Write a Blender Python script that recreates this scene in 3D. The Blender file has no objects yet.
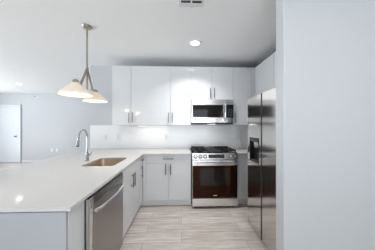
import bpy, bmesh, math, random
from mathutils import Vector, Matrix
random.seed(7)
PI = math.pi
C = bpy.context.scene.collection
SC = bpy.context.scene

# ------------------------------------------------------------------ camera, world, lights, exposure
cam_d = bpy.data.cameras.new('camera')
cam_d.sensor_width = 36.0
cam_d.sensor_fit = 'HORIZONTAL'
cam_d.lens = 167.0 / 375.0 * 36.0
cam_d.shift_y = 0.7 / 375.0
cam_d.clip_start = 0.02
cam = bpy.data.objects.new('camera', cam_d)
C.objects.link(cam)
cam.location = (0, 0, 1.38)
cam.rotation_euler = (PI / 2, 0, -math.atan(6 / 167.0))
SC.camera = cam

SC.view_settings.view_transform = 'Standard'
SC.view_settings.look = 'None'
SC.view_settings.gamma = 1.0
SC.view_settings.use_curve_mapping = False
SC.cycles.caustics_reflective = False
SC.view_settings.exposure = 0.17

W = bpy.data.worlds.new('daylight')
SC.world = W
W.use_nodes = True
bg = W.node_tree.nodes['Background']
bg.inputs['Strength'].default_value = 4.25
# overcast sky above the horizon, brighter light added below it to lift the ceiling
_nt = W.node_tree
_tc = _nt.nodes.new('ShaderNodeTexCoord')
_sep = _nt.nodes.new('ShaderNodeSeparateXYZ')
_rmp = _nt.nodes.new('ShaderNodeValToRGB')
_rmp.color_ramp.elements[0].position = 0.47
_rmp.color_ramp.elements[0].color = (1.74, 1.9, 2.06, 1)
_rmp.color_ramp.elements[1].position = 0.53
_rmp.color_ramp.elements[1].color = (0.66, 0.73, 0.80, 1)
_ma = _nt.nodes.new('ShaderNodeMath')
_ma.operation = 'MULTIPLY_ADD'
_ma.inputs[1].default_value = 0.5
_ma.inputs[2].default_value = 0.5
_nt.links.new(_tc.outputs['Generated'], _sep.inputs['Vector'])
_nt.links.new(_sep.outputs['Z'], _ma.inputs[0])
_nt.links.new(_ma.outputs[0], _rmp.inputs['Fac'])
_nt.links.new(_rmp.outputs['Color'], bg.inputs['Color'])


def area_light(name, loc, rot, sx, sy, power, color, portal=False):
    d = bpy.data.lights.new(name, 'AREA')
    d.shape = 'RECTANGLE'
    d.size, d.size_y = sx, sy
    d.energy = power
    d.color = color
    if portal:
        d.cycles.is_portal = True
    o = bpy.data.objects.new(name, d)
    C.objects.link(o)
    o.location = loc
    o.rotation_euler = rot
    return o


# daylight comes in through window openings of the living room and of the wall behind the camera
LW = [(-2.6, -0.4), (0.2, 2.4), (3.6, 5.2)]          # openings in the left wall: y ranges
RW = [(-0.7, 1.5)]       # openings in the rear wall: x ranges
WZ = (0.06, 2.30)
XL, XR, YB, YF = -7.4, 3.2, -3.6, 6.5
for a, b in LW:
    area_light('window_portal', (XL - 0.02, (a + b) / 2, sum(WZ) / 2), (0, -PI / 2, 0), WZ[1] - WZ[0], b - a, 1, (1, 1, 1), True)
for a, b in RW:
    area_light('window_portal', ((a + b) / 2, YB - 0.02, sum(WZ) / 2), (PI / 2, 0, 0), b - a, WZ[1] - WZ[0], 1, (1, 1, 1), True)

# ------------------------------------------------------------------ materials


def mat(name, col, rough=0.5, metal=0.0, spec=0.5, noise=0.0, nscale=8.0, bump=0.0, stretch=None, coat=0.0,
        emit=None, estr=0.0, trans=0.0, alpha=1.0):
    m = bpy.data.materials.new(name)
    m.use_nodes = True
    nt = m.node_tree
    b = nt.nodes['Principled BSDF']
    b.inputs['Base Color'].default_value = (*col, 1)
    b.inputs['Roughness'].default_value = rough
    b.inputs['Metallic'].default_value = metal
    b.inputs['Specular IOR Level'].default_value = spec
    b.inputs['Coat Weight'].default_value = coat
    b.inputs['Coat Roughness'].default_value = 0.05
    b.inputs['Transmission Weight'].default_value = trans
    if emit:
        b.inputs['Emission Color'].default_value = (*emit, 1)
        b.inputs['Emission Strength'].default_value = estr
    if noise or bump:
        tc = nt.nodes.new('ShaderNodeTexCoord')
        mp = nt.nodes.new('ShaderNodeMapping')
        if stretch:
            mp.inputs['Scale'].default_value = stretch
        nt.links.new(tc.outputs['Object'], mp.inputs['Vector'])
        n = nt.nodes.new('ShaderNodeTexNoise')
        n.inputs['Scale'].default_value = nscale
        n.inputs['Detail'].default_value = 5
        nt.links.new(mp.outputs['Vector'], n.inputs['Vector'])
        if noise:
            r = nt.nodes.new('ShaderNodeMix')
            r.data_type = 'RGBA'
            r.inputs['A'].default_value = (*[max(0, c * (1 - noise)) for c in col], 1)
            r.inputs['B'].default_value = (*[min(1, c * (1 + noise)) for c in col], 1)
            nt.links.new(n.outputs['Fac'], r.inputs['Factor'])
            nt.links.new(r.outputs['Result'], b.inputs['Base Color'])
        if bump:
            bp = nt.nodes.new('ShaderNodeBump')
            bp.inputs['Strength'].default_value = bump
            bp.inputs['Distance'].default_value = 0.004
            nt.links.new(n.outputs['Fac'], bp.inputs['Height'])
            nt.links.new(bp.outputs['Normal'], b.inputs['Normal'])
    return m


M = {}
M['wall'] = mat('wall_paint', (0.555, 0.565, 0.575), 0.6, spec=0.3, noise=0.01, nscale=40, bump=0.02)
M['ceiling'] = mat('ceiling_paint', (0.90, 0.90, 0.89), 0.8, spec=0.2, noise=0.01, nscale=30)
M['trim'] = mat('trim_paint', (0.69, 0.71, 0.73), 0.4)
M['cab'] = mat('gloss_white_lacquer', (0.71, 0.715, 0.72), 0.07, spec=0.5, noise=0.006, nscale=3)
M['panel'] = mat('matte_panel_shaded', (0.45, 0.462, 0.48), 0.5, spec=0.3, noise=0.01, nscale=20)  # shade on the end panel is put into this greyer colour
M['carcass'] = mat('cabinet_melamine', (0.55, 0.55, 0.56), 0.5)
M['toe'] = mat('toe_kick_board', (0.86, 0.86, 0.86), 0.5)
M['quartz'] = mat('white_quartz', (0.67, 0.655, 0.635), 0.09, spec=0.5, noise=0.02, nscale=25)
M['splash'] = mat('backsplash_quartz', (0.88, 0.88, 0.88), 0.2, spec=0.5, noise=0.008, nscale=10)
M['steel'] = mat('brushed_steel', (0.74, 0.72, 0.70), 0.24, metal=1.0, noise=0.06, nscale=3, bump=0.04, stretch=(2, 2, 90))
M['steel_h'] = mat('polished_steel', (0.72, 0.71, 0.70), 0.18, metal=1.0, noise=0.03, nscale=3, stretch=(2, 2, 60))
M['fridge'] = mat('fridge_steel', (0.66, 0.645, 0.63), 0.13, metal=1.0, noise=0.04, nscale=3, bump=0.015, stretch=(2, 2, 80))
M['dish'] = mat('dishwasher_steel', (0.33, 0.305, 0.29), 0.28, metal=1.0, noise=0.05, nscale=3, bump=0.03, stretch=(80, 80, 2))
M['steel_reflect'] = mat('steel_dark_reflection', (0.16, 0.155, 0.15), 0.22, metal=1.0, noise=0.05, nscale=3, stretch=(60, 60, 2))  # dark reflection on the dishwasher control strip, painted as base colour
M['nickel'] = mat('brushed_nickel', (0.20, 0.19, 0.185), 0.28, metal=1.0)
M['chrome'] = mat('chrome', (0.38, 0.385, 0.39), 0.08, metal=1.0)
M['lampmetal'] = mat('satin_nickel', (0.42, 0.38, 0.32), 0.32, metal=1.0)
M['sink'] = mat('sink_steel', (0.72, 0.62, 0.50), 0.30, metal=1.0, noise=0.08, nscale=6, stretch=(1, 1, 6))
M['black'] = mat('black_plastic', (0.012, 0.012, 0.013), 0.3)
M['rubber'] = mat('black_rubber', (0.02, 0.02, 0.02), 0.7)
M['iron'] = mat('cast_iron', (0.014, 0.014, 0.015), 0.6, spec=0.15, bump=0.1, nscale=120)
M['enamel'] = mat('black_enamel', (0.012, 0.012, 0.013), 0.2, spec=0.2)
M['glass_black'] = mat('dark_oven_glass', (0.016, 0.005, 0.003), 0.03, spec=0.3)
M['glass_black'].node_tree.nodes['Principled BSDF'].inputs['Specular Tint'].default_value = (1.0, 0.5, 0.36, 1)
M['glass_mw'] = mat('dark_microwave_glass', (0.010, 0.008, 0.008), 0.03, spec=0.25)
M['glass_win'] = mat('tinted_oven_window', (0.016, 0.011, 0.009), 0.03, spec=0.4)
M['display'] = mat('display_black', (0.015, 0.016, 0.02), 0.1)
M['mark'] = mat('grey_panel_marks', (0.22, 0.25, 0.31), 0.4)
M['white_plastic'] = mat('white_plastic', (0.80, 0.80, 0.79), 0.35)
M['grey_slot'] = mat('slot_grey', (0.10, 0.10, 0.10), 0.6)
M['vent_dark'] = mat('vent_dark', (0.06, 0.06, 0.06), 0.8)
M['shade'] = mat('frosted_cream_glass', (0.80, 0.70, 0.58), 0.35, emit=(1.0, 0.80, 0.60), estr=0.20)
M['bulb'] = mat('lit_bulb', (1, 1, 1), 0.3, emit=(1.0, 0.90, 0.76), estr=3.0)
M['lens'] = mat('lit_downlight_lens', (1, 1, 1), 0.3, emit=(1.0, 0.98, 0.95), estr=14.0)
M['led'] = mat('lit_led_strip', (1, 1, 1), 0.3, emit=(1.0, 0.96, 0.90), estr=3.0)
M['grey_metal'] = mat('painted_vent', (0.72, 0.72, 0.72), 0.45)
M['window_frame'] = mat('window_frame_white', (0.8, 0.8, 0.8), 0.4)


def floor_mat():
    m = bpy.data.materials.new('vinyl_planks')
    m.use_nodes = True
    nt = m.node_tree
    b = nt.nodes['Principled BSDF']
    tc = nt.nodes.new('ShaderNodeTexCoord')
    br = nt.nodes.new('ShaderNodeTexBrick')
    br.offset = 0.37
    br.inputs['Scale'].default_value = 1.0
    br.inputs['Brick Width'].default_value = 1.22
    br.inputs['Row Height'].default_value = 0.18
    br.inputs['Mortar Size'].default_value = 0.0016
    br.inputs['Mortar Smooth'].default_value = 0.2
    br.inputs['Bias'].default_value = 0.0
    br.inputs['Color1'].default_value = (0.63, 0.578, 0.54, 1)
    br.inputs['Color2'].default_value = (0.76, 0.706, 0.668, 1)
    br.inputs['Mortar'].default_value = (0.20, 0.17, 0.15, 1)
    nt.links.new(tc.outputs['Object'], br.inputs['Vector'])
    mp = nt.nodes.new('ShaderNodeMapping')
    mp.inputs['Scale'].default_value = (1.3, 14, 1)
    nt.links.new(tc.outputs['Object'], mp.inputs['Vector'])
    n = nt.nodes.new('ShaderNodeTexNoise')
    n.inputs['Scale'].default_value = 2.2
    n.inputs['Detail'].default_value = 8
    n.inputs['Roughness'].default_value = 0.65
    nt.links.new(mp.outputs['Vector'], n.inputs['Vector'])
    ramp = nt.nodes.new('ShaderNodeValToRGB')
    ramp.color_ramp.elements[0].position = 0.3
    ramp.color_ramp.elements[0].color = (0.62, 0.60, 0.58, 1)
    ramp.color_ramp.elements[1].position = 0.7
    ramp.color_ramp.elements[1].color = (1.12, 1.1, 1.09, 1)
    nt.links.new(n.outputs['Fac'], ramp.inputs['Fac'])
    mx = nt.nodes.new('ShaderNodeMix')
    mx.data_type = 'RGBA'
    mx.blend_type = 'MULTIPLY'
    mx.inputs['Factor'].default_value = 1.0
    nt.links.new(br.outputs['Color'], mx.inputs['A'])
    nt.links.new(ramp.outputs['Color'], mx.inputs['B'])
    nt.links.new(mx.outputs['Result'], b.inputs['Base Color'])
    b.inputs['Roughness'].default_value = 0.42
    b.inputs['Specular IOR Level'].default_value = 0.4
    return m


M['floor'] = floor_mat()

# ------------------------------------------------------------------ mesh helpers


class MB:
    def __init__(s):
        s.bm = bmesh.new()

    def box(s, x0, x1, y0, y1, z0, z1, bev=0.0, seg=1):
        g = bmesh.ops.create_cube(s.bm, size=1.0)
        vs = g['verts']
        for v in vs:
            v.co = Vector(((x0 + x1) / 2 + v.co.x * (x1 - x0), (y0 + y1) / 2 + v.co.y * (y1 - y0), (z0 + z1) / 2 + v.co.z * (z1 - z0)))
        if bev:
            es = {e for v in vs for e in v.link_edges}
            bmesh.ops.bevel(s.bm, geom=list(es), offset=bev, segments=seg, affect='EDGES', profile=0.5)
        return s

    def prism(s, pts, axis, a0, a1, bev=0.0):
        """extrude a closed 2-D outline along an axis ('x': pts are (y,z); 'y': (x,z); 'z': (x,y))"""
        def P(p, a):
            return {'x': (a, p[0], p[1]), 'y': (p[0], a, p[1]), 'z': (p[0], p[1], a)}[axis]
        lo = [s.bm.verts.new(P(p, a0)) for p in pts]
        hi = [s.bm.verts.new(P(p, a1)) for p in pts]
        n = len(pts)
        fs = [s.bm.faces.new(lo), s.bm.faces.new(hi[::-1])]
        for i in range(n):
            fs.append(s.bm.faces.new((lo[i], hi[i], hi[(i + 1) % n], lo[(i + 1) % n])))
        bmesh.ops.recalc_face_normals(s.bm, faces=fs)
        if bev:
            es = {e for f in fs for e in f.edges}
            bmesh.ops.bevel(s.bm, geom=list(es), offset=bev, segments=1, affect='EDGES')
        return s

    def tube(s, path, r, n=12, caps=True):
        """round bar along a list of points; r a number or a list"""
        path = [Vector(p) for p in path]
        rs = r if isinstance(r, (list, tuple)) else [r] * len(path)
        rings = []
        ref = None
        for i, p in enumerate(path):
            t = (path[min(i + 1, len(path) - 1)] - path[max(i - 1, 0)]).normalized()
            if ref is None:
                ref = Vector((0, 0, 1)) if abs(t.z) < 0.9 else Vector((1, 0, 0))
            u = (ref - t * ref.dot(t)).normalized()
            ref = u
            w = t.cross(u)
            rings.append([s.bm.verts.new(p + (u * math.cos(2 * PI * k / n) + w * math.sin(2 * PI * k / n)) * rs[i]) for k in range(n)])
        fs = []
        for a, b in zip(rings, rings[1:]):
            for k in range(n):
                fs.append(s.bm.faces.new((a[k], a[(k + 1) % n], b[(k + 1) % n], b[k])))
        if caps:
            fs.append(s.bm.faces.new(rings[0][::-1]))
            fs.append(s.bm.faces.new(rings[-1]))
        bmesh.ops.recalc_face_normals(s.bm, faces=fs)
        return s

    def lathe(s, prof, c=(0, 0, 0), axis='z', n=32, closed=False):
        """spin (radius, height) points about an axis through c"""
        cx, cy, cz = c
        def P(r, h, a):
            u, v = r * math.cos(a), r * math.sin(a)
            return {'z': (cx + u, cy + v, cz + h), 'y': (cx + u, cy + h, cz + v), 'x': (cx + h, cy + u, cz + v)}[axis]
        rings = []
        for r, h in prof:
            if r < 1e-6:
                rings.append([s.bm.verts.new(P(0, h, 0))] * n)
            else:
                rings.append([s.bm.verts.new(P(r, h, 2 * PI * k / n)) for k in range(n)])
        prs = list(zip(rings, rings[1:]))
        if closed:
            prs.append((rings[-1], rings[0]))
        fs = []
        for a, b in prs:
            for k in range(n):
                q = []
                for v in (a[k], a[(k + 1) % n], b[(k + 1) % n], b[k]):
                    if v not in q:
                        q.append(v)
                if len(q) > 2:
                    fs.append(s.bm.faces.new(q))
        bmesh.ops.recalc_face_normals(s.bm, faces=fs)
        return s

    def build(s, name, m, parent=None, smooth=False, loc=(0, 0, 0)):
        me = bpy.data.meshes.new(name)
        s.bm.to_mesh(me)
        s.bm.free()
        me.materials.append(m)
        if smooth:
            for p in me.polygons:
                p.use_smooth = True
            if hasattr(me, 'set_sharp_from_angle'):
                me.set_sharp_from_angle(angle=math.radians(40))
        o = bpy.data.objects.new(name, me)
        C.objects.link(o)
        o.location = loc
        if parent:
            o.parent = parent
        return o


def thing(name, label, cat, loc=(0, 0, 0), rot=0.0, group=None):
    o = bpy.data.objects.new(name, None)
    o.empty_display_size = 0.1
    C.objects.link(o)
    o.location = loc
    o.rotation_euler = (0, 0, rot)
    o['label'] = label
    o['category'] = cat
    if group:
        o['group'] = group
    return o


def tag(o, label, cat, group=None):
    o['label'] = label
    o['category'] = cat
    if group:
        o['group'] = group
    return o


def struct(name, mb, m, label=None):
    o = mb.build(name, m)
    o['kind'] = 'structure'
    if label:
        o['label'] = label
    return o


# ------------------------------------------------------------------ the room
CH = 2.60                    # ceiling height
YW = 3.44                    # kitchen back wall
XK = 1.70                    # kitchen right wall
XE = -1.84                   # left end of the kitchen back wall
struct('floor', MB().box(XL - .15, XR + .15, YB - .15, YF + .15, -0.10, 0.0), M['floor'], 'light grey-brown wood plank floor')
struct('ceiling', MB().box(XL - .15, XR + .15, YB - .15, YF + .15, CH, CH + 0.12), M['ceiling'], 'flat pale ceiling')
struct('wall_back', MB().box(XE, XK + .12, YW, YW + .12, 0, CH), M['wall'], 'white wall behind the kitchen cabinets')
struct('wall_partition', MB().box(XE, XE + .12, YW + .12, YF, 0, CH), M['wall'])
struct('wall_far', MB().box(XL, XE + .12, YF, YF + .12, 0, CH), M['wall'], 'pale wall across the living room')
struct('wall_right', MB().box(XK, XK + .12, 1.41, YW, 0, CH), M['wall'])
wf = MB()
wf.box(0.81, XR, 1.295, 1.41, 0, CH, bev=0.008, seg=2)
struct('wall_front', wf, M['wall'], 'pale wall end standing in front of the refrigerator')
struct('wall_hall', MB().box(XR, XR + .12, YB, 1.41, 0, CH), M['wall'])


def wall_with_openings(name, along, fixed0, fixed1, a0, a1, openings):
    mb = MB()
    def b(u0, u1, z0, z1):
        if along == 'y':
            mb.box(fixed0, fixed1, u0, u1, z0, z1)
        else:
            mb.box(u0, u1, fixed0, fixed1, z0, z1)
    b(a0, a1, 0, WZ[0])
    b(a0, a1, WZ[1], CH)
    edges = [a0] + [v for o in openings for v in o] + [a1]
    for i in range(0, len(edges), 2):
        b(edges[i], edges[i + 1], WZ[0], WZ[1])
    return struct(name, mb, M['wall'])


wall_with_openings('wall_left', 'y', XL - .12, XL, YB, YF, LW)
wall_with_openings('wall_rear', 'x', YB - .12, YB, XL, XR, RW)

bb = MB().box(XL, -7.02, YF - .014, YF, 0, .09, bev=.003).box(-6.0, XE, YF - .014, YF, 0, .09, bev=.003)
struct('baseboard_far', bb, M['trim'])

# far door with casing
dr = struct('door_1', MB().box(-6.959, -6.081, YF - .03, YF - .005, 0.012, 2.08, bev=.003), M['trim'], 'white flush door at the far side of the living room')
cs = MB().box(-6.08, -6.01, YF - .05, YF, 0, 2.165, bev=.004).box(-7.03, -6.96, YF - .05, YF, 0, 2.165, bev=.004).box(-6.96, -6.08, YF - .05, YF, 2.085, 2.165, bev=.004)
cs.build('door_casing', M['trim'], dr)
MB().lathe([(0, -.075), (.022, -.075), (.028, -.062), (.026, -.048), (.012, -.04), (.012, -.01), (.03, -.008), (.03, 0)], (-6.175, YF - .03, .98), 'y', 20).build('door_knob', M['nickel'], dr, True)

# ------------------------------------------------------------------ cabinets
# local frame of a cabinet: x along its face (left to right as you look at it), y into it, z up


def pull(parent, vertical, cx, cz, length=0.18):
    mb = MB()
    h = length / 2
    yb = -.034
    if vertical:
        mb.tube([(cx, yb, cz - h), (cx, yb, cz + h)], .007, 10)
        for s in (-1, 1):
            mb.tube([(cx, yb, cz + s * h * .68), (cx, 0.001, cz + s * h * .68)], .0045, 8)
    else:
        mb.tube([(cx - h, yb, cz), (cx + h, yb, cz)], .007, 10)
        for s in (-1, 1):
            mb.tube([(cx + s * h * .68, yb, cz), (cx + s * h * .68, 0.001, cz)], .0045, 8)
    o = mb.build('handle', M['nickel'], parent, True)
    return o


GAP = 0.0022


def cabinet(name, label, cat, group, loc, rot, w, d, z0, z1, fronts, toe=False, hollow=False, toe_left=0.0):
    t = thing(name, label, cat, loc, rot, group)
    mb = MB()
    if hollow:     # a sink cabinet has no top: sides, back, floor and rails around the bowl
        mb.box(0, .018, .02, d, z0, z1).box(w - .018, w, .02, d, z0, z1).box(.018, w - .018, d - .012, d, z0, z1)
        mb.box(.018, w - .018, .02, d - .012, z0, z0 + .018).box(.018, w - .018, .02, .04, z1 - .08, z1)
    else:
        mb.box(0, w, .021, d, z0, z1)
    mb.build('body', M['carcass'], t)
    for f in fronts:
        kind, x0, x1, fz0, fz1 = f[:5]
        o = MB().box(x0 + GAP, x1 - GAP, 0, .02, fz0 + GAP, fz1 - GAP, bev=.0005).build(kind, M['cab'], t)
        if len(f) > 5 and f[5]:
            pull(o, *f[5])
    if toe:
        MB().box(toe_left, w, .075, .09, 0.0, z0).build('toe_kick', M['toe'], t)
    return t


UZ0, UZ1 = 1.39, 2.455
YU = 3.04
gU = 'wall cabinets along the back wall'
HZ = UZ0 + .135
cabinet('wall_cabinet', 'white gloss two-door wall cabinet at the open end of the upper row', 'cabinet', gU,
        (-1.245, YU, 0), 0, .69, .395, UZ0, UZ1,
        [('door', 0, .337, UZ0, UZ1, (True, .305, HZ)), ('door', .337, .692, UZ0, UZ1, (True, .37, HZ))])
cabinet('wall_cabinet', 'white gloss two-door wall cabinet next to the microwave, above the lower drawer cabinet', 'cabinet', gU,
        (-.555, YU, 0), 0, .728, .395, UZ0, UZ1,
        [('door', -.002, .357, UZ0, UZ1, (True, .325, HZ)), ('door', .357, .728, UZ0, UZ1, (True, .39, HZ))])
cabinet('wall_cabinet', 'short white gloss two-door wall cabinet above the microwave', 'cabinet', gU,
        (.173, YU, 0), 0, .774, .395, 1.853, UZ1,
        [('door', 0, .386, 1.853, UZ1, (True, .352, 1.975)), ('door', .386, .774, 1.853, UZ1, (True, .42, 1.975))])
cabinet('wall_cabinet', 'white gloss one-door wall cabinet between the microwave and the corner', 'cabinet', gU,
        (.947, YU, 0), 0, .411, .395, UZ0, UZ1,
        [('door', 0, .352, UZ0, UZ1, (True, .03, HZ)), ('filler', .352, .411, UZ0, UZ1)])
gR = 'wall cabinets along the refrigerator wall'
cabinet('wall_cabinet', 'white gloss corner wall cabinet beyond the refrigerator', 'cabinet', gR,
        (1.36, YU, 0), -PI / 2, .617, .34, UZ0, UZ1,
        [('filler', 0, .077, UZ0, UZ1), ('door', .077, .617, UZ0, UZ1)])
cabinet('wall_cabinet', 'white gloss wall cabinet over the top of the refrigerator', 'cabinet', gR,
        (1.36, 2.421, 0), -PI / 2, .914, .34, 1.83, UZ1,
        [('door', 0, .457, 1.83, UZ1, (True, .425, 1.93)), ('door', .457, .914, 1.83, UZ1, (True, .49, 1.93))])

# base cabinets
BZ0, BZ1 = .112, .893
YF0 = 2.84                    # face of the base run on the back wall
XF = -.655                    # face of the peninsula run
gB = 'base cabinets under the white countertop'
cabinet('base_cabinet', 'white base cabinet with one drawer over two doors, beside the range', 'cabinet', gB,
        (-.608, YF0, 0), 0, .775, .595, BZ0, BZ1,
        [('filler', -.0455, .012, BZ0, BZ1 - .006), ('drawer', .012, .765, .745, BZ1 - .006, (False, .385, .823)), ('door', .012, .385, BZ0, .745, (True, .345, .645)), ('door', .385, .765, BZ0, .745, (True, .425, .645))],
        toe=True, toe_left=-.125)
cabinet('base_cabinet', 'narrow white base cabinet between the range and the refrigerator', 'cabinet', gB,
        (.948, YF0, 0), 0, .75, .595, BZ0, BZ1,
        [('filler', 0, .03, BZ0, BZ1 - .006), ('door', .03, .36, BZ0, BZ1 - .006)], toe=True)
cabinet('base_cabinet', 'white two-door base cabinet beneath the sink', 'cabinet', gB,
        (XF, 1.825, 0), PI / 2, .82, .60, BZ0, BZ1,
        [('door', 0, .41, BZ0, BZ1 - .006, (True, .375, .665)), ('door', .41, .82, BZ0, BZ1 - .006, (True, .445, .665))], toe=True, hollow=True)
cabinet('base_cabinet', 'slim white base cabinet with a small drawer, tucked in the inner corner', 'cabinet', gB,
        (XF, 2.648, 0), PI / 2, .188, .60, BZ0, BZ1,
        [('filler', .17, .186, BZ0, BZ1 - .006), ('drawer', 0, .17, .745, BZ1 - .006, (False, .085, .823, .09)), ('door', 0, .17, BZ0, .745, (True, .045, .645))], toe=True)
# corner filler board where both base runs meet
# peninsula end: filler and end panel
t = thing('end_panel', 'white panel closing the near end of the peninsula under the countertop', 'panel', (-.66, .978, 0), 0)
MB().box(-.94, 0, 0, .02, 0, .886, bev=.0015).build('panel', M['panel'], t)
MB().box(-.02, .002, .0215, .147, 0.0, .893, bev=.0012).build('filler', M['cab'], t)
MB().box(-.012, -.001, .149, .186, 0.0, .885, bev=.0012).build('filler', M['cab'], t)
tag(MB().box(-1.60, -1.58, 1.0, 3.43, 0, .893, bev=.002).build('back_panel', M['cab']), 'white panel along the seating side of the peninsula', 'panel')

# ------------------------------------------------------------------ countertop with the sink cut-out
CT0, CT1 = .894, .915
SX0, SX1, SY0, SY1 = -1.165, -.785, 1.955, 2.48


def rrect(x0, x1, y0, y1, r, n=5):
    pts = []
    for cx, cy, a in ((x1 - r, y1 - r, 0), (x0 + r, y1 - r, 90), (x0 + r, y0 + r, 180), (x1 - r, y0 + r, 270)):
        for k in range(n + 1):
            q = math.radians(a + 90 * k / n)
            pts.append((cx + r * math.cos(q), cy + r * math.sin(q)))
    return pts


def countertop():
    bm = bmesh.new()
    outer = [(-.632, .972), (-.632, 2.815), (.165, 2.815), (.165, 3.428), (-1.89, 3.428), (-1.89, .972)]
    inner = rrect(SX0, SX1, SY0, SY1, .05)
    es = []
    for loop in (outer, inner):
        vs = [bm.verts.new((x, y, CT0)) for x, y in loop]
        es += [bm.edges.new((vs[i], vs[(i + 1) % len(vs)])) for i in range(len(vs))]
    bmesh.ops.triangle_fill(bm, use_beauty=True, edges=es)
    bad = [f for f in bm.faces if SX0 < f.calc_center_median().x < SX1 and SY0 < f.calc_center_median().y < SY1 and
           all(SX0 - .001 <= v.co.x <= SX1 + .001 and SY0 - .001 <= v.co.y <= SY1 + .001 for v in f.verts)]
    bmesh.ops.delete(bm, geom=bad, context='FACES_ONLY')
    bmesh.ops.dissolve_limit(bm, angle_limit=.01, verts=bm.verts[:], edges=bm.edges[:])
    g = bmesh.ops.extrude_face_region(bm, geom=bm.faces[:])
    for v in g['geom']:
        if isinstance(v, bmesh.types.BMVert):
            v.co.z = CT1
    bmesh.ops.recalc_face_normals(bm, faces=bm.faces[:])
    top = [e for e in bm.edges if all(abs(v.co.z - CT1) < 1e-5 for v in e.verts) and len(e.link_faces) == 2 and e.calc_face_angle(0) > 1.0]
    bmesh.ops.bevel(bm, geom=top, offset=.002, segments=2, affect='EDGES')
    mb = MB()
    mb.bm.free()
    mb.bm = bm
    return mb


tag(countertop().build('countertop', M['quartz']), 'large white quartz countertop wrapping the peninsula and back corner, with the sink', 'countertop')
tag(MB().box(.952, 1.698, 2.815, 3.428, CT0, CT1, bev=.002).build('countertop', M['quartz']), 'short white countertop piece between the range and refrigerator', 'countertop')
tag(MB().box(XE + .002, 1.697, YW - .0115, YW - .0005, CT1 - .001, 1.388).build('backsplash', M['splash']), 'plain white glossy backsplash between countertop and wall cabinets', 'backsplash')

# ------------------------------------------------------------------ sink and faucet
t = thing('kitchen_sink', 'undermount tan-toned steel sink set in the peninsula countertop', 'sink', ((SX0 + SX1) / 2, (SY0 + SY1) / 2, CT0))
w, h = (SX1 - SX0) / 2, (SY1 - SY0) / 2
mb = MB()
loops = []
for dx, z, r in ((.025, -.001, .06), (.002, -.001, .05), (-.004, -.10, .05), (-.012, -.185, .055), (-.05, -.20, .04)):
    loops.append([mb.bm.verts.new((x, y, z)) for x, y in rrect(-w - dx, w + dx, -h - dx, h + dx, r)])
for a, b in zip(loops, loops[1:]):
    n = len(a)
    for i in range(n):
        mb.bm.faces.new((a[i], a[(i + 1) % n], b[(i + 1) % n], b[i]))
mb.bm.faces.new(loops[-1])
bmesh.ops.recalc_face_normals(mb.bm, faces=mb.bm.faces[:])
bowl = mb.build('bowl', M['sink'], t, True)
so = bowl.modifiers.new('thickness', 'SOLIDIFY')
so.thickness = .0015
so.offset = 0
MB().lathe([(0, .006), (.018, .006), (.02, .002), (.038, .002), (.042, .006), (.045, 0), (0, 0)], (0, .05, -.199), 'z', 24).build('drain', M['steel_h'], t, True)

t = thing('faucet', 'tall chrome gooseneck pull-down faucet standing behind the sink', 'faucet', (-1.255, 2.27, CT1))
MB().lathe([(0, 0), (.028, 0), (.028, .006), (.021, .012), (.019, .06), (.0185, .105), (.012, .112), (0, .112)], (0, 0, 0), 'z', 24).build('base', M['chrome'], t, True)
dirv = Vector((.03, -.99, 0)).normalized()
R = .098
path = [Vector((0, 0, .10)), Vector((0, 0, .20)), Vector((0, 0, .315))]
for k in range(1, 15):
    a = PI * k / 14
    path.append(Vector((0, 0, .315)) + dirv * (R - R * math.cos(a)) + Vector((0, 0, R * math.sin(a))))
path.append(path[-1] + Vector((0, 0, -.02)) + dirv * .004)
MB().tube(path, .0105, 14).build('spout', M['chrome'], t, True)
e = path[-1]
MB().tube([e + Vector((0, 0, .012)), e + Vector((0, 0, -.015)) + dirv * .003, e + Vector((0, 0, -.05)) + dirv * .01, e + Vector((0, 0, -.075)) + dirv * .016],
          [.0115, .016, .017, .020], 16).build('spray_head', M['chrome'], t, True)
MB().tube([e + Vector((0, 0, -.0755)) + dirv * .016, e + Vector((0, 0, -.083)) + dirv * .0175], [.019, .016], 16).build('nozzle', M['rubber'], t, True)
MB().tube([(.017, 0, .075), (.04, 0, .078), (.05, .0, .085)], [.010, .009, .006], 10).tube([(.045, 0, .08), (.062, 0, .12)], [.006, .004], 10).build('lever', M['chrome'], t, True)

# ------------------------------------------------------------------ dishwasher (local frame: faces +X)
t = thing('dishwasher', 'stainless steel dishwasher with a bowed bar handle, in the peninsula', 'dishwasher', (XF + .022, 1.172, 0), PI / 2)
MB().box(.004, .648, .045, .58, .09, .86).build('tub', M['carcass'], t)
MB().box(.004, .648, .004, .06, .874, .889, bev=.002).build('mounting_strip', M['black'], t)
MB().box(.0, .034, -.004, .05, .10, .872, bev=.002).build('side_trim', M['steel_h'], t)
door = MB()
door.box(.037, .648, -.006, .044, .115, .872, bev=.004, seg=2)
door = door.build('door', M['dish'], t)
mb = MB()
hp = []
for k in range(17):
    u = k / 16
    hp.append((.05 + .55 * u, -.018 - .032 * math.sin(PI * u) ** .6, .772))
mb.tube(hp, .0125, 12)
for xx in (.056, .594):
    mb.box(xx - .012, xx + .012, -.030, -.004, .758, .786, bev=.003)
mb.build('handle', M['steel_h'], door, True)
MB().box(.045, .64, -.0068, -.0055, .822, .868).build('control_strip', M['steel_reflect'], door)
MB().box(.0, .648, .06, .075, 0, .11).build('toe_kick', M['black'], t)

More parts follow.
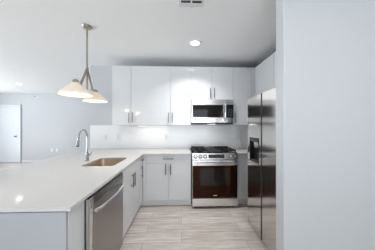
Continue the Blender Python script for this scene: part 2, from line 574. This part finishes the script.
# ------------------------------------------------------------------ range
RX, RY = .18, 2.755
t = thing('gas_range', 'stainless slide-in gas range with black oven glass and five knobs', 'range', (RX, RY, 0))
RWD = .757
MB().box(.004, RWD - .004, .05, .665, .04, .905).build('body', M['enamel'], t)
for (fx, fy) in ((.05, .09), (RWD - .05, .09), (.05, .6), (RWD - .05, .6)):
    MB().lathe([(0, 0), (.02, 0), (.02, .01), (.012, .014), (.012, .045), (0, .045)], (fx, fy, 0), 'z', 14).build('foot', M['rubber'], t)
MB().box(.0, RWD, 0, .05, .042, .168, bev=.004, seg=2).build('drawer', M['steel'], t)
od = MB().box(.0, RWD, 0, .048, .178, .805, bev=.004, seg=2).build('oven_door', M['steel'], t)
MB().box(.006, RWD - .006, -.0045, .004, .182, .718, bev=.002).build('oven_glass', M['glass_black'], od)
MB().box(.135, .62, -.0054, -.0042, .385, .675, bev=.0004).build('oven_window', M['glass_win'], od)
mb = MB().tube([(.03, -.048, .757), (RWD - .03, -.048, .757)], .0135, 14)
for xx in (.055, RWD - .055):
    mb.box(xx - .013, xx + .013, -.046, .002, .745, .769, bev=.003)
mb.build('handle', M['steel_h'], od, True)
MB().box(RWD / 2 - .03, RWD / 2 + .03, -.006, -.0042, .218, .228, bev=.0006).build('badge', M['steel_h'], od)
# sloped control panel: profile in (y, z)
cp = [(-.012, .818), (.05, .818), (.05, .916), (.028, .922), (.016, .918)]
MB().prism(cp, 'x', 0, RWD, bev=.002).build('control_panel', M['steel'], t)
def cp_at(z):     # y of the sloped face at height z
    return -.012 + (z - .818) / (.918 - .818) * .028
ang = math.atan2(.028, .10)
for kx in (.052, .133, .212, .640, .714):
    mb = MB().lathe([(0, -.034), (.016, -.034), (.019, -.031), (.0205, -.012), (.024, -.009), (.024, 0), (0, 0)], (0, 0, 0), 'y', 22)
    mb.box(-.0035, .0035, -.0375, -.033, -.017, .017, bev=.001)
    bmesh.ops.rotate(mb.bm, cent=(0, 0, 0), matrix=Matrix.Rotation(-ang, 3, 'X'), verts=mb.bm.verts[:])
    k = mb.build('knob', M['steel_h'], t, True, loc=(kx, cp_at(.868), .868))
    ring = MB().lathe([(.0225, -.004), (.034, -.004), (.034, .001), (.0225, .001)], (0, 0, 0), 'y', 22, closed=True)
    bmesh.ops.rotate(ring.bm, cent=(0, 0, 0), matrix=Matrix.Rotation(-ang, 3, 'X'), verts=ring.bm.verts[:])
    ring.build('knob_ring', M['black'], k, True)
dp = [(cp_at(.842) - .003, .842), (cp_at(.842) + .01, .842), (cp_at(.9) + .01, .9), (cp_at(.9) - .003, .9)]
disp = MB().prism(dp, 'x', .268, .532).build('display', M['display'], t)
for i in range(9):
    for j in range(2):
        if (i + j) % 3 == 1:
            continue
        z = .856 + .022 * j
        MB().box(.285 + .025 * i, .297 + .025 * i, cp_at(z) - .0045, cp_at(z) - .002, z - .002, z + .003).build('touch_key', M['mark'], disp)
# cooktop
MB().box(-.010, RWD + .010, .03, .664, .9165, .926, bev=.003).build('cooktop', M['enamel'], t)
MB().box(.02, RWD - .02, 0.615, .66, .926, .962, bev=.004).build('rear_trim', M['steel'], t)
for bx, by, br in ((.15, .20, .045), (.15, .47, .036), (RWD - .15, .20, .045), (RWD - .15, .47, .036), (RWD / 2, .33, .04)):
    MB().lathe([(0, .018), (br * .8, .018), (br, .014), (br, .010), (br * 1.15, .008), (br * 1.2, 0), (0, 0)], (bx, by, .926), 'z', 24).build('burner', M['iron'], t, True)
for gx0, gx1 in ((.012, .262), (RWD - .262, RWD - .012)):
    mb = MB()
    zt0, zt1 = .952, .966
    for x in (gx0, gx1 - .014):
        mb.box(x, x + .014, .045, .605, zt0, zt1, bev=.003)
    for y in (.045, .315, .591):
        mb.box(gx0, gx1, y, y + .014, zt0, zt1, bev=.003)
    gm = (gx0 + gx1) / 2
    mb.box(gm - .006, gm + .006, .05, .60, zt0, zt1, bev=.002)
    for y in (.19, .46):
        mb.box(gx0 + .01, gx1 - .01, y - .006, y + .006, zt0, zt1, bev=.002)
    for x in (gx0 + .002, gx1 - .014):
        for y in (.05, .32, .59):
            mb.box(x, x + .012, y, y + .012, .926, zt0 + .002)
    mb.build('grate', M['iron'], t)
mb = MB().box(.272, RWD - .272, .045, .600, .930, .942, bev=.004)
for x in (.28, RWD - .295):
    for y in (.06, .575):
        mb.box(x, x + .015, y, y + .015, .926, .931)
mb.build('griddle', M['iron'], t)

# ------------------------------------------------------------------ microwave
t = thing('microwave', 'stainless over-the-range microwave with black window and control panel', 'microwave', (.179, 2.972, 1.41))
MW = .755
MB().box(.002, MW - .002, .03, .455, .02, .438).build('body', M['black'], t)
MB().box(.004, MW - .004, .004, .40, .0, .022, bev=.002).build('vent_base', M['black'], t)
MB().box(0, MW, .0, .03, .345, .438, bev=.003).build('top_trim', M['steel'], t)
MB().box(0, MW, .0, .03, .024, .116, bev=.003).build('bottom_trim', M['steel'], t)
d = MB().box(0, .625, -.004, .03, .118, .343, bev=.003).build('door', M['steel_h'], t)
MB().box(.02, .575, -.0062, .0, .122, .339, bev=.001).build('window', M['glass_mw'], d)
MB().box(.30, .45, .10, .15, -.004, .001, bev=.001).build('added_fill_panel', M['led'], t)  # unseen glowing plate, added to brighten the backsplash under the microwave
cl = area_light('added_fill_beam', (.375, .125, -.008), (0, 0, 0), .14, .04, .7, (1.0, .97, .93))  # added fill light that goes with the plate
cl.parent = t
hp = [(.598, -.012, .06), (.598, -.028, .075), (.598, -.044, .13), (.598, -.049, .22), (.598, -.044, .31), (.598, -.028, .362), (.598, -.012, .378)]
MB().tube(hp, .0125, 12).build('handle', M['steel_h'], d, True)
cpn = MB().box(.627, MW, -.004, .03, .118, .343, bev=.003).build('control_panel', M['display'], t)
for i in range(3):
    for j in range(5):
        MB().box(.655 + .028 * i, .669 + .028 * i, -.0048, -.0035, .145 + .028 * j, .150 + .028 * j).build('button', M['mark'], cpn)
MB().box(.642, .74, -.0046, -.0037, .297, .333).build('display', M['glass_mw'], cpn)

# ------------------------------------------------------------------ refrigerator (faces -X)
FX = .945
t = thing('refrigerator', 'tall stainless side-by-side refrigerator with a black ice dispenser', 'refrigerator', (FX, 2.352, 0), -PI / 2)
FW = .91
MB().box(.004, FW - .004, .075, .70, .03, 1.745, bev=.004).build('body', M['black'], t)
for fx in (.06, FW - .06):
    for fy in (.12, .64):
        MB().lathe([(0, 0), (.022, 0), (.022, .012), (.012, .016), (.012, .032), (0, .032)], (fx, fy, 0), 'z', 14).build('foot', M['rubber'], t)
MB().box(.01, FW - .01, .03, .08, .012, .06, bev=.002).build('base_grille', M['black'], t)
SPL = .408
ZD0, ZD1 = .022, 1.768
# freezer door as a frame around the dispenser recess
fd = MB()
DX0, DX1, DZ0, DZ1 = .075, .345, .905, 1.225
fd.box(0, DX0, 0, .07, ZD0, ZD1).box(DX1, SPL - .016, 0, .07, ZD0, ZD1).box(DX0, DX1, 0, .07, ZD0, DZ0).box(DX0, DX1, 0, .07, DZ1, ZD1)
bmesh.ops.remove_doubles(fd.bm, verts=fd.bm.verts[:], dist=1e-5)
fdo = fd.build('freezer_door', M['fridge'], t)
MB().box(SPL - .016, SPL + .001, .004, .07, ZD0, ZD1).build('grip_channel', M['black'], fdo)
fo = MB().box(SPL + .016, FW, 0, .07, ZD0, ZD1, bev=.004, seg=2).build('fridge_door', M['fridge'], t)
MB().box(SPL + .003, SPL + .0165, .006, .07, ZD0, ZD1).build('grip_channel', M['black'], fo)
for hx in (.04, FW - .04):
    MB().box(hx - .03, hx + .03, .03, .16, 1.745, 1.778, bev=.004).build('hinge_cover', M['black'], t)
dsp = MB()
dsp.box(DX0, DX0 + .012, -.004, .06, DZ0, DZ1).box(DX1 - .012, DX1, -.004, .06, DZ0, DZ1).box(DX0, DX1, -.004, .06, DZ0, DZ0 + .016)
dsp.box(DX0, DX1, -.004, .06, DZ1 - .05, DZ1).box(DX0, DX1, .055, .068, DZ0, DZ1)
dso = dsp.build('dispenser', M['black'], fdo)
MB().box(DX0 + .05, DX1 - .05, .025, .045, DZ1 - .14, DZ1 - .055, bev=.006).build('paddle', M['steel_h'], dso)
MB().box(DX0 + .03, DX1 - .03, -.0055, -.0035, DZ1 - .04, DZ1 - .012).build('control_strip', M['display'], dso)
MB().box(DX0 + .015, DX1 - .015, -.006, .05, DZ0 + .016, DZ0 + .026, bev=.003).build('drip_tray', M['rubber'], dso)

# ------------------------------------------------------------------ pendant lamp over the peninsula
PX, PY = -1.16, 2.095
t = thing('pendant_lamp', 'two-shade nickel pendant lamp with cream cone glass shades over the peninsula', 'lamp', (PX, PY, CH))
t.scale = (1.151,) * 3
MB().lathe([(0, 0), (.050, 0), (.052, -.005), (.048, -.014), (.03, -.024), (.012, -.028), (.010, -.04), (0, -.04)], (0, 0, 0), 'z', 32).build('canopy', M['lampmetal'], t, True)
HB = -.455
MB().tube([(0, 0, -.03), (0, 0, HB)], .0085, 12).build('stem', M['lampmetal'], t, True)
MB().tube([(0, 0, HB - .03), (0, 0, HB - .215)], .0095, 12).build('lower_stem', M['lampmetal'], t, True)
MB().lathe([(0, .02), (.009, .018), (.014, .008), (.014, -.03), (.009, -.04), (0, -.042)], (0, 0, HB), 'z', 16).build('hub', M['lampmetal'], t, True)
for sx, sy, rz in ((.036, -.25, -.778), (-.036, .245, -.766)):
    top = Vector((sx, sy, rz + .115))
    hor = Vector((sx, sy, 0)).normalized()
    el = Vector((sx, sy, 0)) - hor * .105
    arm = MB().tube([(hor * .004) + Vector((0, 0, HB - .005)), Vector((el.x, el.y, top.z + .012))], .0125, 10)
    arm.tube([Vector((el.x, el.y, top.z + .018)), Vector((el.x, el.y, top.z - .004))], .012, 10)
    arm.tube([Vector((el.x, el.y, top.z + .008)), Vector((top.x, top.y, top.z + .012))], .008, 10)
    arm.build('arm', M['lampmetal'], t, True)
    MB().lathe([(0, .03), (.018, .028), (.026, .018), (.028, 0), (.02, -.008), (0, -.008)], tuple(top), 'z', 20).build('cap', M['lampmetal'], t, True)
    pr = [(.024, .002), (.045, -.018), (.078, -.050), (.110, -.082), (.134, -.106), (.137, -.114), (.133, -.114), (.130, -.106), (.107, -.086), (.075, -.055), (.043, -.023), (.022, -.003)]
    sh = MB().lathe(pr, tuple(top), 'z', 48, closed=True).build('shade', M['shade'], t, True)
    sh['label'] = 'lit cream glass shade'
    MB().lathe([(0, -.004), (.014, -.006), (.016, -.03), (.03, -.055), (.033, -.075), (.024, -.088), (0, -.096)], tuple(top), 'z', 20).build('bulb', M['bulb'], t, True)
    pl = bpy.data.lights.new('pendant_bulb_light', 'POINT')
    pl.energy = 1.3
    pl.color = (1.0, .86, .70)
    pl.shadow_soft_size = .03
    po = bpy.data.objects.new('pendant_bulb_light', pl)
    C.objects.link(po)
    po.location = (top.x, top.y, top.z - .118)
    po.parent = t

# ------------------------------------------------------------------ ceiling fixtures


def recessed(x, y, label, power, spread=105):
    t = thing('recessed_light', label, 'light', (x, y, CH), 0, 'recessed ceiling lights')
    MB().lathe([(.062, 0), (.090, 0), (.090, -.004), (.084, -.008), (.066, -.006), (.062, -.003)], (0, 0, 0), 'z', 32, closed=True).build('trim_ring', M['white_plastic'], t, True)
    MB().lathe([(0, -.0005), (.064, -.0005), (.064, -.0035), (0, -.0045)], (0, 0, 0), 'z', 32).build('lens', M['lens'], t, True)
    d = bpy.data.lights.new('recessed_beam', 'AREA')
    d.shape = 'DISK'
    d.size = .12
    d.energy = power
    d.spread = math.radians(spread)
    d.color = (1.0, .985, .965)
    o = bpy.data.objects.new('recessed_beam', d)
    C.objects.link(o)
    o.location = (0, 0, -.012)
    o.parent = t
    return t


recessed(.199, 2.458, 'lit round recessed light in the kitchen ceiling before the cabinets', 11.5, 122)
recessed(-4.75, 5.06, 'lit round recessed light in the living room ceiling, far from the kitchen', 9)
recessed(.71, -.09, 'lit round recessed light in the ceiling before the pale wall end', 9, 165)

t = thing('ceiling_vent', 'white metal air vent with dark slots in the kitchen ceiling', 'vent', (.098, 1.515, CH))
fr = MB()
vx, vy = .122, .19
for a in (-1, 1):
    fr.box(min(a * vx, a * (vx - .02)), max(a * vx, a * (vx - .02)), -vy, vy, -.008, 0, bev=.002)
    fr.box(-vx + .02, vx - .02, min(a * vy, a * (vy - .05)), max(a * vy, a * (vy - .05)), -.008, 0, bev=.002)
fr.box(-.008, .008, -vy + .05, vy - .05, -.008, 0, bev=.001)
fr.build('frame', M['grey_metal'], t)
MB().box(-vx + .02, vx - .02, -vy + .03, vy - .03, -.0025, -.0005).build('backing', M['vent_dark'], t)
for i in range(6):
    y = vy - .095 - i * .046
    for x0, x1 in ((-vx + .02, -.008), (.008, vx - .02)):
        MB().prism([(y - .006, -.003), (y + .004, -.008), (y + .006, -.007), (y - .004, -.002)], 'x', x0, x1).build('slat', M['grey_metal'], t)
MB().box(-.006, .006, vy - .012, vy + .010, -.014, -.006, bev=.002).build('lever', M['grey_metal'], t)

t = thing('sprinkler_head', 'small fire sprinkler head high on the far living room wall', 'sprinkler', (-5.48, YF, 2.46))
MB().lathe([(0, 0), (.045, 0), (.045, -.004), (.032, -.010), (0, -.010)], (0, 0, 0), 'y', 20).build('escutcheon', M['white_plastic'], t, True)
MB().lathe([(0, -.010), (.016, -.010), (.014, -.035), (.008, -.04), (.008, -.055), (.016, -.057), (.016, -.061), (0, -.061)], (0, 0, 0), 'y', 16).build('deflector', M['grey_slot'], t, True)

# under-cabinet light bar
t = thing('under_cabinet_light', 'lit slim light bar under the wall cabinets above the backsplash', 'light', (-.56, 3.28, UZ0 - .001))
MB().box(-.30, .30, -.018, .018, -.016, 0, bev=.002).build('housing', M['white_plastic'], t)
MB().box(-.29, .29, -.012, .012, -.0185, -.0162).build('lens', M['led'], t)
ul = area_light('under_cabinet_beam', (0, 0, -.021), (0, 0, 0), .56, .02, 0.5, (1.0, .96, .90))
ul.parent = t

# ------------------------------------------------------------------ outlets and switches


def outlet(x, y, z, label, group='outlets on the backsplash'):
    t = thing('wall_outlet', label, 'outlet', (x, y, z), 0, group)
    MB().box(-.036, .036, -.005, -.0005, -.058, .058, bev=.002).build('plate', M['white_plastic'], t)
    for q in (-1, 1):
        MB().box(-.016, .016, -.0065, -.0045, q * .018 - .013, q * .018 + .013, bev=.001).build('socket', M['trim'], t)
    return t


YS = YW - .0115
outlet(-1.53, YS, 1.15, 'white wall plate on the backsplash nearest the open end of the counter')
outlet(-1.275, YS, 1.15, 'white wall plate on the backsplash below the open-end wall cabinet corner')
outlet(-.318, YS, 1.148, 'white wall plate on the backsplash between the light bar and the range')
outlet(1.145, YS, 1.148, 'white wall plate on the backsplash between the range and the refrigerator')
outlet(-4.90, YF, .46, 'white outlet low on the far wall, the one closer to the door', 'outlets low on the far wall')
outlet(-4.72, YF, .46, 'white outlet low on the far wall, the one farther from the door', 'outlets low on the far wall')
